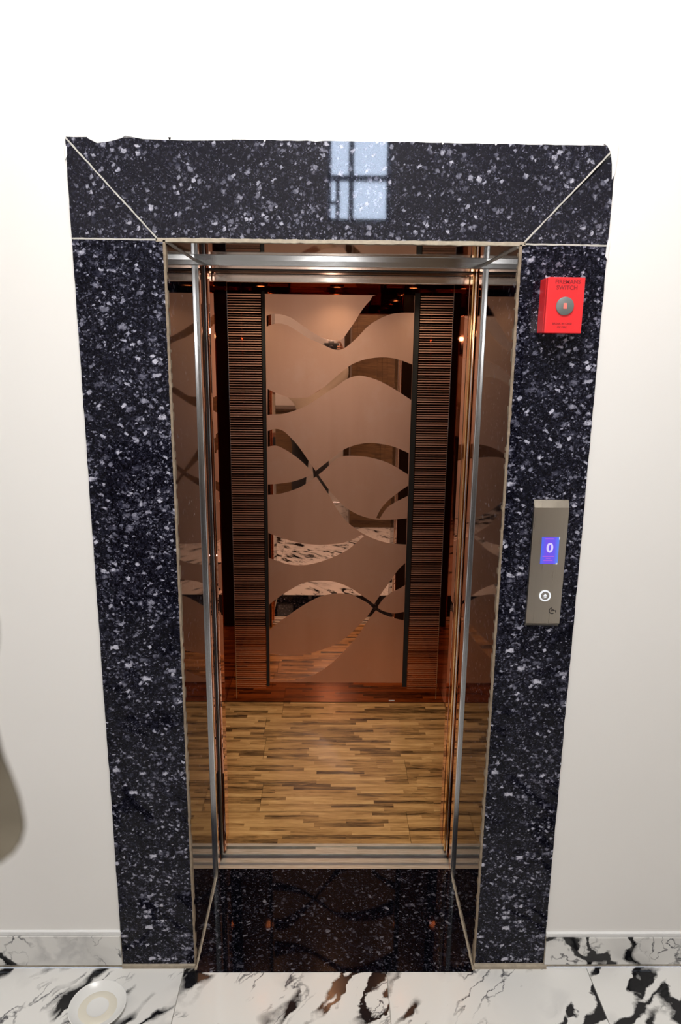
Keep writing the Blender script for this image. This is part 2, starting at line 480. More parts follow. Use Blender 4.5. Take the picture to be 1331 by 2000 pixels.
# marble floor: a mortar bed with one tile object per tile
bed = struct('floor', box(RX0, RX1, RY, -0.004, -0.05, -0.006), M_GROUT)
TP = 0.6045; tx0 = -0.4255
tile_me = {}
ks = range(-4, 5)
for i in ks:
    for j in range(0, 6):
        xa, xb = max(RX0, tx0+i*TP), min(RX1, tx0+(i+1)*TP)
        yb, ya = -0.002-j*TP, max(RY, -0.002-(j+1)*TP)
        if xb-xa < 0.02 or yb-ya < 0.02: continue
        key = (round(xb-xa, 3), round(yb-ya, 3))
        c = Vector(((xa+xb)/2, (ya+yb)/2, 0))
        if key not in tile_me:
            bm = box(-(xb-xa)/2+0.0011, (xb-xa)/2-0.0011, -(yb-ya)/2+0.0011, (yb-ya)/2-0.0011, -0.010, 0.0, bev=0.0006)
            me = bpy.data.meshes.new('floor_tile'); bm.to_mesh(me); bm.free(); me.materials.append(M_MARB); tile_me[key] = me
        o = bpy.data.objects.new('floor_tile', tile_me[key]); link(o); o.parent = bed; o.location = c

# marble skirting in lengths
def skirting(name, x0, x1, z0, z1, joints):
    g = struct(name, box(x0, x1, -0.001, 0.006, 0.001, z1-0.002), M_GROUTB)
    xs = [x0]+joints+[x1]
    for a, b in zip(xs, xs[1:]):
        cx = (a+b)/2
        obj('skirting_tile', box(a+0.001, b-0.001, -0.007, 0.003, z0, z1, bev=0.0008), M_MARB_S, g, org=(cx, 0, z0))
    # smear of plaster where the wall meets the tiles
    obj('plaster_bead', box(x0, x1, -0.004, 0.006, z1, z1+0.014, bev=0.002), M_PLASTER, g)
    return g
skirting('baseboard_left', RX0, GX0-0.002, 0.014, 0.116, [-2.24, -1.64, -1.03])
skirting('baseboard_right', GX1+0.004, RX1, 0.014, 0.108, [1.30, 1.90])

# ------------------------------------------------------------------ granite surround
sur = thing('granite_surround', 'dark speckled polished granite surround framing the lift doorway', 'door surround', (0.02, 0, 0))
T0, T1 = 0.0, 0.020
gp = 0.0012
def slab(name, pts, sides, mat):
    return obj(name, add_prism(bmesh.new(), rough_poly(pts, sides), T0, T1), mat, sur, org=(pts[0][0], 0, pts[0][1]))
JT = 2.0515
slab('granite_slab', [(GX0-0.003, 0.013), (IX0-0.0052, 0.009), (IX0-0.0056, JT), (GX0, JT+0.001)], (0, 3), M_GRAN_H)
slab('granite_slab', [(IX1+0.0058, 0.009), (GX1+0.003, 0.013), (GX1, JT+0.001), (IX1+0.0062, JT)], (0, 1), M_GRAN_H)
DL, DR = (-0.409, 2.0565), (0.452, 2.0585)
slab('granite_slab', [(DL[0]+gp, DL[1]), (DR[0]-gp, DR[1]), (GX1-0.013, GZ-0.012), (GX1-0.022, GZ-0.001), (GX0+gp+0.001, GZ)], (2, 3), M_GRAN_V)
slab('granite_slab', [(GX0, 2.0555), (DL[0]-gp, 2.0555), (GX0+0.001-gp*0.2, GZ-0.004)], (2,), M_GRAN_V)
slab('granite_slab', [(DR[0]+gp, 2.0575), (GX1, 2.0555), (GX1-0.001, GZ-0.040), (GX1-0.008, GZ-0.020)], (1,), M_GRAN_V)
# reveal slabs (polished, seen at a grazing angle)
obj('reveal_slab', box(IX0-0.018, IX0, 0.006, RV+0.005, 0.0, IZ+0.018), M_GRAN_R, sur, org=(IX0, 0, 0))
obj('reveal_slab', box(IX1, IX1+0.018, 0.006, RV+0.005, 0.0, IZ+0.018), M_GRAN_R, sur, org=(IX1, 0, 0))
obj('soffit_slab', box(IX0, IX1, 0.006, RV+0.005, IZ, IZ+0.018), M_GRAN_R, sur, org=(0, 0, IZ))
# grout joints
def joint(name, pts, y0=-0.0006, mat=M_GROUT, rough=0.0006):
    return obj(name, add_prism(bmesh.new(), rough_poly(pts, range(len(pts)), 0.012, rough), y0, 0.016), mat, sur)
def line_poly(a, b, w):
    a, b = Vector(a), Vector(b); n = Vector((-(b-a).y, (b-a).x)).normalized()*w/2
    return [tuple(a-n), tuple(b-n), tuple(b+n), tuple(a+n)]
joint('grout_joint', line_poly((GX0+0.002, GZ-0.002), DL, 0.0034))
joint('grout_joint', line_poly((GX1-0.012, GZ-0.014), DR, 0.0036))
joint('grout_joint', line_poly((GX0+0.002, 2.0535), (DL[0], 2.0535), 0.0036))
joint('grout_joint', line_poly((DR[0], 2.0545), (GX1-0.002, 2.0535), 0.0036))
joint('grout_joint', line_poly((IX0-0.022, 2.0535), (IX1+0.014, 2.0550), 0.0085), mat=M_GROUTB)
joint('grout_joint', line_poly((IX0-0.0026, 0.0), (IX0-0.0030, 2.053), 0.0058), mat=M_GROUTD)
joint('grout_joint', line_poly((IX1+0.0030, 0.0), (IX1+0.0034, 2.053), 0.0062), mat=M_GROUTD)
# silicone beads along the reveal corners and the floor
def bead(name, a, b, r, mat=M_GROUT):
    n = 26; P = []
    for i in range(n):
        q = Vector(a).lerp(Vector(b), i/(n-1)); P.append(q+Vector((random.uniform(-1, 1), 0, random.uniform(-1, 1)))*r*0.12)
    return obj(name, tube(P, [r*random.uniform(0.8, 1.15) for _ in range(n)], 8), mat, sur, smooth=True)
bead('sealant_bead', (IX0, 0.006, IZ), (IX0, RV, IZ), 0.0042, M_GROUT)
bead('sealant_bead', (IX1, 0.006, IZ), (IX1, RV, IZ), 0.0050, M_GROUT)
bead('sealant_bead', (IX0, -0.012, 0.001), (IX0+0.002, 0.408, 0.001), 0.0042, M_GROUTB)
bead('sealant_bead', (IX1, -0.014, 0.001), (IX1, 0.375, 0.001), 0.0056, M_GROUTB)
for q in ((GX0-0.004, IX0-0.002, -0.006), (IX1+0.002, GX1+0.012, -0.010)):
    obj('mortar_bed', box(q[0], q[1], q[2], 0.016, -0.001, 0.0125, bev=0.002), M_GROUTB, sur)
# plaster left on the stone's outer corners
def smear(pts, y=-0.0007):
    obj('plaster_smear', add_prism(bmesh.new(), pts, y, 0.010), M_PLASTER, sur, label='white plaster smear')
smear([(-0.556, 2.268), (-0.535, 2.258), (-0.505, 2.262), (-0.480, 2.2685), (-0.470, 2.2740), (-0.556, 2.2745)])
smear([(-0.470, 2.2740), (-0.430, 2.2675), (-0.330, 2.2660), (-0.230, 2.2680), (-0.228, 2.2740)])
smear([(GX1-0.030, GZ+0.003), (GX1-0.022, GZ-0.002), (GX1-0.013, GZ-0.016), (GX1-0.008, GZ-0.040), (GX1-0.005, GZ-0.072), (GX1+0.001, GZ-0.060), (GX1+0.004, GZ-0.010), (GX1+0.004, GZ+0.004)])
smear([(GX0-0.002, 2.255), (GX0+0.003, 2.250), (GX0+0.003, 2.232), (GX0-0.002, 2.222)])
smear([(GX1-0.003, 2.052), (GX1+0.001, 2.075), (GX1+0.004, 2.06), (GX1+0.002, 2.02), (GX1-0.004, 2.03)])
for q in (-0.37, -0.155, 0.10, 0.25, 0.372):
    w = random.uniform(0.003, 0.006)
    smear([(q-w, GZ+0.002), (q-w*0.3, GZ-0.004), (q+w*0.5, GZ-0.003), (q+w, GZ+0.002)])
# threshold stone on the floor
thr = thing('granite_threshold', 'black speckled granite floor slab between the marble floor and the lift sill', 'threshold', (0.02, 0.2, 0))
obj('granite_slab', box(IX0+0.002, IX1-0.002, -0.019, 0.407, -0.030, 0.0025, bev=0.0008), M_GRAN_F, thr, org=(0.02, 0.2, 0))

# polished angle trims at the end of the reveal
trm = thing('steel_trim', 'bright polished steel angle trim around the inner end of the granite reveal', 'trim', (0.02, 0.37, 0))
obj('upright_strip', box(IX0-0.004, IX0+0.0095, RV-0.006, RV+0.012, 0.004, IZ-0.008, bev=0.0022), M_STEEL, trm)
obj('upright_strip', box(IX1-0.0085, IX1+0.004, RV-0.006, RV+0.012, 0.004, IZ-0.008, bev=0.0022), M_STEEL, trm)
obj('header_strip', box(IX0-0.004, IX1+0.004, RV-0.007, RV+0.012, IZ-0.0155, IZ+0.006, bev=0.0022), M_STEELH, trm)

# ------------------------------------------------------------------ landing door frame, retracted doors and sills
lf = thing('landing_frame', 'rose gold mirror steel landing frame just inside the steel trim', 'door frame', (0.02, 0.40, 0))
obj('frame_post', box(-0.60, -0.3845, RV+0.012, 0.432, 0.0, 2.12, bev=0.0015), M_ROSE, lf)
obj('frame_post', box(0.4375, 0.64, RV+0.012, 0.432, 0.0, 2.12, bev=0.0015), M_ROSE, lf)
obj('frame_head', box(-0.3845, 0.4375, RV+0.012, 0.432, 2.036, 2.12, bev=0.0015), M_ROSE, lf)

def door_leaf(name, x_edge, sgn, y0, y1, mat_edge, chrome, label):
    """slid-open leaf hidden in the wall: only its leading edge shows"""
    xs = sorted((x_edge, x_edge-sgn*0.42))
    d = struct(name, box(xs[0], xs[1], y0, y1, 0.012, 2.07, bev=0.001), M_ROSED)
    ew = 0.0075 if mat_edge is M_GOLD else 0.0045
    xe = sorted((x_edge-sgn*0.003, x_edge+sgn*ew))
    obj('edge_strip', box(xe[0], xe[1], y0+0.002, y1-0.002, 0.014, 2.05, bev=0.0012), mat_edge, d, label=label)
    if chrome:
        xc = sorted((x_edge+sgn*0.001, x_edge+sgn*0.0062))
        obj('chrome_bead', box(xc[0], xc[1], y1-0.010, y1-0.004, 0.014, 2.045, bev=0.001), M_STEEL, d)
    return d
door_leaf('door_1', -0.3845, 1, 0.442, 0.474, M_BLK, True, 'black rubber edge')
door_leaf('door_2', 0.4390, -1, 0.446, 0.474, M_ROSED, True, 'rose gold edge')
door_leaf('door_3', -0.3745, 1, 0.480, 0.522, M_ROSE, False, 'rose gold edge')
door_leaf('door_4', 0.4350, -1, 0.480, 0.522, M_GOLD, False, 'bright gold edge')

sl = thing('landing_sill', 'ribbed aluminium landing sill behind the black granite threshold', 'door sill', (0.02, 0.46, 0))
LX0, LX1 = -0.60, 0.64
obj('sill_base', box(LX0, LX1, 0.408, 0.512, -0.030, -0.009), M_ALUD, sl, label='dark grey groove bed')
for a, b in ((0.4085, 0.4265), (0.4405, 0.4620), (0.4850, 0.5110)):
    obj('sill_rib', box(LX0, LX1, a, b, -0.012, 0.0, bev=0.0007), M_ALU, sl)
obj('sill_rib', box(LX0, LX1, 0.4285, 0.4385, -0.012, -0.0006, bev=0.0007), M_ALUG, sl, label='grey sill rib')
obj('sill_groove', box(LX0, LX1, 0.4625, 0.4845, -0.014, -0.005), M_ALUD, sl, label='blue grey door groove')

# ------------------------------------------------------------------ lift car
car = thing('lift_car', 'open lift car lined with etched rose gold mirror panels and a wood floor', 'lift', (0.03, 1.08, 0))
obj('car_sill', box(CX0, CX1, 0.5255, CY0, -0.02, 0.0, bev=0.0008), M_ALU, car)
obj('sill_bridge', box(-0.045, 0.112, 0.513, 0.5245, -0.02, -0.002, bev=0.001), M_ALU, car)
fl = obj('car_floor', box(CX0-0.01, CX1+0.01, CY0-0.003, CY1+0.01, -0.06, -0.0085), M_DWOOD, car)
rows = [(CY1, 1.462), (1.462, 1.279), (1.279, 1.096), (1.096, 0.913), (0.913, 0.730), (0.730, 0.5415)]
jx = [[-0.235], [-0.31], [-0.295, 0.0], [0.345], [-0.275], [0.315]]
for (yb, ya), js in zip(rows, jx):
    xs = [CX0]+[j for j in js if j != 0.0]+[CX1]
    for a, b in zip(xs, xs[1:]):
        obj('floor_board', box(a+0.0006, b-0.0006, ya+0.0007, yb-0.0007, -0.0085, 0.0+random.uniform(-0.0002, 0.0002), bev=0.0004), M_WOODF, fl, org=(a, ya, 0))

bw = obj('back_wall', box(CX0, CX1, CY1+0.0016, CY1+0.025, 0.002, CZ), M_ROSED, car, label='dark copper mirror back wall')
def ribbed(name, x0, x1, z0, z1, y, parent, pitch=0.01135, h=0.0046):
    bm = bmesh.new(); z = z0; k = 0
    while z < z1:
        hh = h if k % 3 else h*0.55
        add_box(bm, x0, x1, y-0.0007, y+0.0006, z, z+hh); z += pitch; k += 1
    o = obj(name, bm, M_SATIN, parent); o['kind'] = 'stuff'; return o
YB = CY1
ribbed('etched_line', -0.480, -0.326, 0.080, 2.046, YB+0.0014, bw)
ribbed('etched_line', 0.410, 0.562, 0.080, 2.046, YB+0.0014, bw)
for x in (-0.4805, 0.5625):
    obj('panel_seam', box(x-0.0012, x+0.0012, YB+0.0004, YB+0.003, 0.02, CZ-0.02), M_STEEL, bw)
PX0, PX1, PZ0, PZ1 = -0.3065, 0.3820, 0.114, 2.049
pan = obj('etched_panel', box(PX0, PX1, YB-0.0016, YB+0.0012, PZ0, PZ1, bev=0.0006), M_SATIN, bw, label='satin etched centre panel')
for x0, x1 in ((-0.3225, -0.3085), (0.3835, 0.4065)):
    obj('edge_strip', box(x0, x1, YB-0.0006, YB+0.003, 0.09, 2.06), M_GAP, bw, label='black vertical strip')
RIB = {
 'A': ([(-0.300,1.952),(-0.267,1.961),(-0.224,1.957),(-0.182,1.942),(-0.130,1.908),(-0.087,1.881),(-0.035,1.854),(0.010,1.847),(0.048,1.850),(0.076,1.885),(0.109,1.933),(0.141,1.984),(0.176,2.025),(0.208,2.050),(0.382,2.052)],
   [(-0.300,1.904),(-0.258,1.918),(-0.215,1.914),(-0.173,1.894),(-0.113,1.857),(-0.061,1.835),(-0.009,1.812),(0.020,1.803),(0.051,1.806),(0.077,1.822),(0.120,1.860),(0.169,1.911),(0.220,1.944),(0.272,1.965),(0.321,1.972),(0.385,1.973)]),
 'B': ([(-0.299,1.619),(-0.259,1.600),(-0.222,1.588),(-0.193,1.579),(-0.145,1.579),(-0.104,1.585),(-0.060,1.614),(-0.031,1.633),(0.033,1.688),(0.081,1.727),(0.117,1.746),(0.164,1.762),(0.234,1.771),(0.303,1.765),(0.381,1.739)],
   [(-0.301,1.498),(-0.259,1.501),(-0.225,1.504),(-0.174,1.519),(-0.116,1.544),(-0.070,1.573),(-0.022,1.605),(0.024,1.634),(0.072,1.668),(0.118,1.684),(0.156,1.683),(0.212,1.668),(0.261,1.646),(0.308,1.620),(0.384,1.575)]),
 'C': ([(-0.301,1.421),(-0.263,1.432),(-0.227,1.422),(-0.192,1.391),(-0.157,1.352),(-0.122,1.303),(-0.095,1.263),(-0.066,1.222),(-0.041,1.186),(-0.005,1.136),(0.032,1.095),(0.068,1.056),(0.123,1.021),(0.178,1.000),(0.233,0.989),(0.306,0.990),(0.379,0.997)],
   [(-0.302,1.346),(-0.263,1.351),(-0.228,1.338),(-0.184,1.311),(-0.139,1.276),(-0.095,1.231),(-0.070,1.204),(-0.041,1.163),(-0.004,1.108),(0.032,1.044),(0.078,0.983),(0.134,0.937),(0.180,0.909),(0.236,0.885),(0.300,0.869),(0.379,0.863)]),
 'D': ([(-0.304,1.161),(-0.247,1.166),(-0.184,1.176),(-0.131,1.194),(-0.086,1.216),(-0.059,1.240),(-0.023,1.268),(0.021,1.304),(0.065,1.336),(0.118,1.357),(0.180,1.368),(0.242,1.364),(0.305,1.351),(0.377,1.321)],
   [(-0.305,1.110),(-0.257,1.113),(-0.203,1.127),(-0.149,1.148),(-0.104,1.176),(-0.072,1.201),(-0.046,1.221),(-0.014,1.250),(0.030,1.291),(0.065,1.304),(0.128,1.305),(0.190,1.298),(0.262,1.279),(0.317,1.253),(0.379,1.215)]),
 'E': ([(0.227,0.997),(0.250,1.045),(0.285,1.087),(0.330,1.125),(0.381,1.162)],
   [(0.244,0.994),(0.277,1.046),(0.313,1.074),(0.349,1.094),(0.380,1.110)]),
 'F': ([(-0.305,0.918),(-0.257,0.899),(-0.210,0.883),(-0.146,0.867),(-0.092,0.860),(-0.049,0.859),(0.004,0.861),(0.058,0.868),(0.089,0.877),(0.127,0.894),(0.156,0.911)],
   [(-0.307,0.790),(-0.264,0.774),(-0.210,0.757),(-0.157,0.752),(-0.103,0.756),(-0.049,0.770),(0.005,0.790),(0.058,0.815),(0.101,0.843),(0.138,0.877),(0.170,0.906)]),
 'G': ([(-0.307,0.543),(-0.277,0.566),(-0.239,0.595),(-0.195,0.624),(-0.146,0.653),(-0.103,0.666),(-0.059,0.671),(-0.016,0.671),(0.027,0.665),(0.071,0.651),(0.115,0.629),(0.159,0.598),(0.203,0.566),(0.231,0.543),(0.253,0.523),(0.281,0.509),(0.330,0.499),(0.380,0.508)],
   [(-0.307,0.406),(-0.262,0.444),(-0.212,0.482),(-0.157,0.523),(-0.103,0.558),(-0.059,0.582),(-0.016,0.596),(0.028,0.604),(0.071,0.604),(0.115,0.597),(0.148,0.580),(0.192,0.555),(0.220,0.529),(0.248,0.508),(0.281,0.491),(0.326,0.474),(0.380,0.461)]),
 'H': ([(0.378,0.767),(0.345,0.733),(0.319,0.693),(0.293,0.653),(0.267,0.613),(0.241,0.572),(0.225,0.543),(0.225,0.535),(0.198,0.489),(0.170,0.454),(0.124,0.404),(0.077,0.358),(0.020,0.322),(-0.056,0.291),(-0.132,0.272),(-0.208,0.266),(-0.306,0.276)],
   [(0.381,0.651),(0.354,0.633),(0.327,0.619),(0.300,0.601),(0.274,0.578),(0.258,0.555),(0.242,0.529),(0.244,0.525),(0.207,0.475),(0.171,0.414),(0.134,0.358),(0.078,0.291),(0.021,0.230),(-0.036,0.183),(-0.093,0.151),(-0.161,0.130),(-0.228,0.125),(-0.307,0.135)]),
}

def ribbon(U, L, y0, y1, parent, n=90):
    U = resample(catmull([(max(PX0+0.002, min(PX1-0.0015, x)), z) for x, z in U]), n)
    L = resample(catmull([(max(PX0+0.002, min(PX1-0.0015, x)), z) for x, z in L]), n)
    bm = bmesh.new()
    fu = [bm.verts.new((x, y0, z)) for x, z in U]; fl_ = [bm.verts.new((x, y0, z)) for x, z in L]
    bu = [bm.verts.new((x, y1, z)) for x, z in U]; bl = [bm.verts.new((x, y1, z)) for x, z in L]
    for i in range(n-1):
        for q in ((fu[i], fu[i+1], fl_[i+1], fl_[i]), (bu[i], bl[i], bl[i+1], bu[i+1]), (fu[i], bu[i], bu[i+1], fu[i+1]), (fl_[i], fl_[i+1], bl[i+1], bl[i])):
            try: bm.faces.new(q)
            except ValueError: pass
    bm.faces.new((fu[0], fl_[0], bl[0], bu[0])); bm.faces.new((fu[-1], bu[-1], bl[-1], fl_[-1]))
    return obj('mirror_ribbon', bm, M_ROSE, parent, label='flowing mirror ribbon')
for i, k in enumerate(sorted(RIB)):
    ribbon(RIB[k][0], RIB[k][1], YB-0.00185-i*0.00003, YB-0.0010, bw)
obj('maker_sticker', box(0.316, 0.346, YB+0.0002, YB+0.0018, 0.008, 0.0135), M_WHITEP, bw, label='tiny white sticker')

# side walls with the same etch
def side_wall(x, sgn):
    a, b = sorted((x, x+sgn*0.02))
    w = obj('side_wall', box(a, b, 0.595, CY1+0.0012, 0.002, CZ), M_ROSED, car, label='dark copper mirror side wall')
    return w
side_wall(CX0, -1); side_wall(CX1, 1)
# front returns and header of the car
obj('front_return', box(CX0, -0.3765, 0.542, 0.595, 0.002, CZ, bev=0.001), M_ROSE, car)
obj('front_return', box(0.4290, CX1, 0.542, 0.595, 0.002, CZ, bev=0.001), M_ROSE, car)
obj('return_lining', box(CX0+0.003, -0.3815, 0.5945, 0.600, 0.006, CZ-0.01), M_BLKP, car, label='black inner lining')
obj('return_lining', box(0.4340, CX1-0.003, 0.5945, 0.600, 0.006, CZ-0.01), M_BLKP, car, label='black inner lining')
obj('header_panel', box(-0.3765, 0.4290, 0.550, 0.566, 2.012, CZ, bev=0.001), M_ROSE, car)
obj('header_trim', box(-0.3765, 0.4290, 0.532, 0.550, 2.0075, 2.0315, bev=0.0015), M_HEADER, car, label='bright brushed header strip')
obj('dark_void_block', box(-0.60, 0.64, 0.500, 0.549, 2.0385, 2.14), M_BLKP, car, label='black block standing in for the dark void')  # black block added as the shade of the open gap above the header
cl = obj('car_ceiling', box(CX0, CX1, 0.542, CY1+0.02, CZ, CZ+0.02), M_ROSED, car, label='dark rose gold ceiling')
for x in (-0.40, 0.03, 0.46):
    for y in (0.84, 1.42):
        dn = obj('downlight', lathe([(0.040, CZ), (0.040, CZ-0.006), (0.030, CZ-0.007), (0.028, CZ-0.003), (0.0, CZ-0.003)], (x, y, 0), seg=24), M_STEEL, cl, smooth=True)
        bm = bmesh.new(); bmesh.ops.create_circle(bm, cap_ends=True, radius=0.026, segments=20)
        bmesh.ops.translate(bm, verts=bm.verts, vec=(x, y, CZ-0.0042))
        obj('downlight_lens', bm, M_LAMP, cl, label='glowing lamp lens')
        l = bpy.data.lights.new('downlight_beam', 'SPOT'); l.energy = 10.0 if y > 1 else 3.0; l.color = (1.0, 0.82, 0.58); l.spot_size = math.radians(120); l.spot_blend = 0.8; l.shadow_soft_size = 0.025
        lo = bpy.data.objects.new('downlight_beam', l); link(lo); lo.location = (x, y, CZ-0.012)

# ------------------------------------------------------------------ fireman's switch
BX0, BX1, BZ0, BZ1, BY = 0.4965, 0.583, 1.851, 1.976, -0.062
sw = thing('firemans_switch_box', 'red wall box with a round grey dial on the upper right granite jamb', 'switch', ((BX0+BX1)/2, 0, BZ0))
obj('back_box', box(BX0, BX1-0.001, BY+0.014, 0.0, BZ0+0.001, BZ1-0.001, bev=0.0015), M_RED, sw)
obj('front_cover', box(BX0, BX1, BY, BY+0.0135, BZ0, BZ1, bev=0.0022), M_RED, sw, label='red front cover')
dcx, dcz = 0.5395, 1.912
obj('dial', lathe([(0.0205, BY+0.001), (0.0205, BY-0.003), (0.0190, BY-0.0042), (0.0, BY-0.0042)], (dcx, 0, dcz), 'y', 36), M_GREYP, sw, smooth=True, label='grey round dial')
obj('dial_window', box(dcx-0.0042, dcx+0.0042, BY-0.0052, BY-0.003, dcz-0.0065, dcz+0.0065, bev=0.0008), M_REDL, sw, label='pale red dial window')
text_mesh('title_lettering', 'FIREMANS', 0.0130, 0.5425, BY, 1.9655, M_REDTXT, sw, 0.0003)
text_mesh('title_lettering', 'SWITCH', 0.0130, 0.5415, BY, 1.9525, M_REDTXT, sw, 0.0003)
text_mesh('notice_lettering', 'BREAK IN CASE', 0.0066, 0.5365, BY, 1.8725, M_REDTXT, sw, 0.0001)
text_mesh('notice_lettering', 'OF FIRE', 0.0066, 0.5365, BY, 1.8645, M_REDTXT, sw, 0.0001)

# ------------------------------------------------------------------ call panel
cp = thing('call_panel', 'slim brushed steel call panel with a blue floor display on the right granite jamb', 'call panel', (0.564, 0, 1.097))
px0, px1, pz0, pz1, py = 0.5195, 0.6085, 1.0985, 1.4415, -0.013
bm = bmesh.new()
prof = [(pz0, 0.0), (pz0+0.001, -0.002), (pz0+0.011, py), (pz1-0.019, py), (pz1-0.001, -0.003), (pz1, 0.0)]
nx = 9
def bow(i): t = i/(nx-1)*2-1; return 1-0.06*t*t
G = [[bm.verts.new((px0+(px1-px0)*i/(nx-1), y*(bow(i) if y < -0.005 else 1), z)) for z, y in prof] for i in range(nx)]
for i in range(nx-1):
    for j in range(len(prof)-1): bm.faces.new((G[i][j], G[i+1][j], G[i+1][j+1], G[i][j+1]))
    bm.faces.new((G[i][0], G[i][-1], G[i+1][-1], G[i+1][0]))
bm.faces.new(G[0]); bm.faces.new(G[-1][::-1])
plate = obj('face_plate', bm, M_BRUSH, cp)
scr = obj('display_screen', box(0.5445, 0.5895, py-0.0010, py+0.004, 1.2735, 1.3455), M_SCREEN, cp, org=(0.567, py, 1.3095), label='lit blue violet screen')
text_mesh('display_digit', '0', 0.034, 0.5665, py-0.0012, 1.3160, M_SCRTXT, scr, 0.0012, 0.0003)
for z, w in ((1.2940, 0.030), (1.2890, 0.012), (1.2835, 0.024), (1.3410, 0.022)):
    obj('caption_line', box(0.5640-w/2, 0.5640+w/2, py-0.0014, py, z-0.0010, z+0.0010), M_SCRPINK, scr)
for q in ((0.5885, 0.5908, 1.3390, 1.3460), (0.5850, 0.5890, 1.2725, 1.2765)):
    obj('film_tab', box(q[0], q[1], py-0.0016, py, q[2], q[3]), M_WHITEP, scr, label='white corner tab of the screen film')
bx, bz = 0.5640, 1.1870
ring = obj('button_ring', lathe([(0.0150, py+0.002), (0.0150, py-0.0030), (0.0125, py-0.0040), (0.0112, py-0.0024), (0.0112, py-0.001)], (bx, 0, bz), 'y', 36), M_BTNRING, cp, smooth=True, label='white lit button ring')
btn = obj('call_button', lathe([(0.0110, py+0.001), (0.0110, py-0.0022), (0.0, py-0.0028)], (bx, 0, bz), 'y', 30), M_GREYPR, cp, smooth=True, label='grey round button')
obj('up_arrow', add_prism(bmesh.new(), [(bx-0.0052, bz+0.0002), (bx+0.0052, bz+0.0002), (bx, bz+0.0064)], py-0.0034, py-0.002), M_BTNRING, btn)
obj('button_mark', boxes((bx-0.0040, bx+0.0032, py-0.0034, py-0.002, bz-0.0024, bz-0.0014), (bx-0.0032, bx+0.0024, py-0.0034, py-0.002, bz-0.0048, bz-0.0039),
    (bx-0.0032, bx-0.0022, py-0.0034, py-0.002, bz-0.0068, bz-0.0040), (bx+0.0016, bx+0.0026, py-0.0034, py-0.002, bz-0.0060, bz-0.0020)), M_BTNRING, btn)
# maker's emblem: broken ring with a hooked inner stroke
def arc(cx, cz, r0, r1, a0, a1, n=18):
    P = [(cx+r1*math.cos(math.radians(a0+(a1-a0)*i/n)), cz+r1*math.sin(math.radians(a0+(a1-a0)*i/n))) for i in range(n+1)]
    P += [(cx+r0*math.cos(math.radians(a1+(a0-a1)*i/n)), cz+r0*math.sin(math.radians(a1+(a0-a1)*i/n))) for i in range(n+1)]
    return P
ex, ez = 0.5865, 1.1450
em = obj('maker_emblem', add_prism(bmesh.new(), arc(ex, ez, 0.0068, 0.0092, 95, 300), py-0.0004, py+0.0006), M_DARKP, plate, label='dark emblem')
bm = bmesh.new()
add_prism(bm, arc(ex+0.001, ez-0.001, 0.0030, 0.0050, 40, 200, 12), py-0.0004, py+0.0006)
add_prism(bm, [(ex+0.0005, ez+0.0012), (ex+0.0105, ez+0.0012), (ex+0.0105, ez-0.0045), (ex+0.0085, ez-0.0045), (ex+0.0085, ez-0.0010), (ex+0.0005, ez-0.0010)], py-0.00045, py+0.0006)
obj('maker_emblem', bm, M_DARKP, plate, label='dark emblem')

# ------------------------------------------------------------------ white dish on the floor
dish = thing('floor_dish', 'round white plastic dish with a cream ring lying on the marble at lower left', 'dish', (-0.640, -0.138, 0))
dc = (-0.640, -0.138, 0)
obj('rim', lathe([(0.052, 0.006), (0.060, 0.0085), (0.070, 0.0145), (0.0765, 0.0190), (0.0785, 0.0185), (0.0780, 0.0150), (0.068, 0.006), (0.056, 0.0005)], dc, 'z', 56), M_WHITEP, dish, smooth=True)
obj('cream_ring', lathe([(0.030, 0.0085), (0.034, 0.0100), (0.048, 0.0085), (0.0525, 0.0062), (0.052, 0.0030), (0.030, 0.0030)], dc, 'z', 48), M_CREAM, dish, smooth=True, label='cream inner ring')
obj('base', lathe([(0.0, 0.0075), (0.024, 0.0068), (0.030, 0.0088), (0.031, 0.0040), (0.052, 0.0020), (0.056, 0.0), (0.0, 0.0)], dc, 'z', 48), M_WHITEP, dish, smooth=True)

# ------------------------------------------------------------------ back of the lobby (seen in the mirror panels and the polished stone)
win = struct('window_1', boxes((WX0, WX0+0.022, RY-0.09, RY-0.03, WZ0, WZ1), (WX1-0.022, WX1, RY-0.09, RY-0.03, WZ0, WZ1), (WX0, WX1, RY-0.09, RY-0.03, WZ0, WZ0+0.022), (WX0, WX1, RY-0.09, RY-0.03, WZ1-0.022, WZ1)), M_FRAMEP)
obj('mullion', box(0.108, 0.142, RY-0.095, RY-0.025, WZ0, WZ1), M_FRAMEP, win)
obj('transom', box(WX0, WX1, RY-0.092, RY-0.028, 2.905, 2.934), M_FRAMEP, win)
obj('glazing_bar', box(0.022, 0.050, RY-0.085, RY-0.035, WZ0, 2.905), M_FRAMEP, win)
obj('glazing_bar', box(WX0, 0.022, RY-0.085, RY-0.035, 2.755, 2.770), M_FRAMEP, win)
obj('pane', box(WX0+0.01, 0.11, RY-0.062, RY-0.058, WZ0+0.01, WZ1-0.01), M_GLASS, win)
obj('pane', box(0.14, WX1-0.01, RY-0.062, RY-0.058, WZ0+0.01, WZ1-0.01), M_GLASS, win)
dr = struct('door_5', boxes((DX0, DX0+0.07, RY-0.10, RY+0.012, 0, DZ), (DX1-0.07, DX1, RY-0.10, RY+0.012, 0, DZ), (DX0, DX1, RY-0.10, RY+0.012, DZ-0.07, DZ)), M_DWOOD)
for a, b in ((DX0+0.072, 0.748), (0.752, DX1-0.072)):
    obj('door_leaf', box(a, b, RY-0.06, RY-0.015, 0.004, DZ-0.072, bev=0.002), M_DWOOD, dr)
    for z0, z1 in ((0.15, 0.95), (1.08, 1.95)):
        obj('raised_panel', box(a+0.10, b-0.10, RY-0.02, RY-0.004, z0, z1, bev=0.006), M_DWOOD, dr)
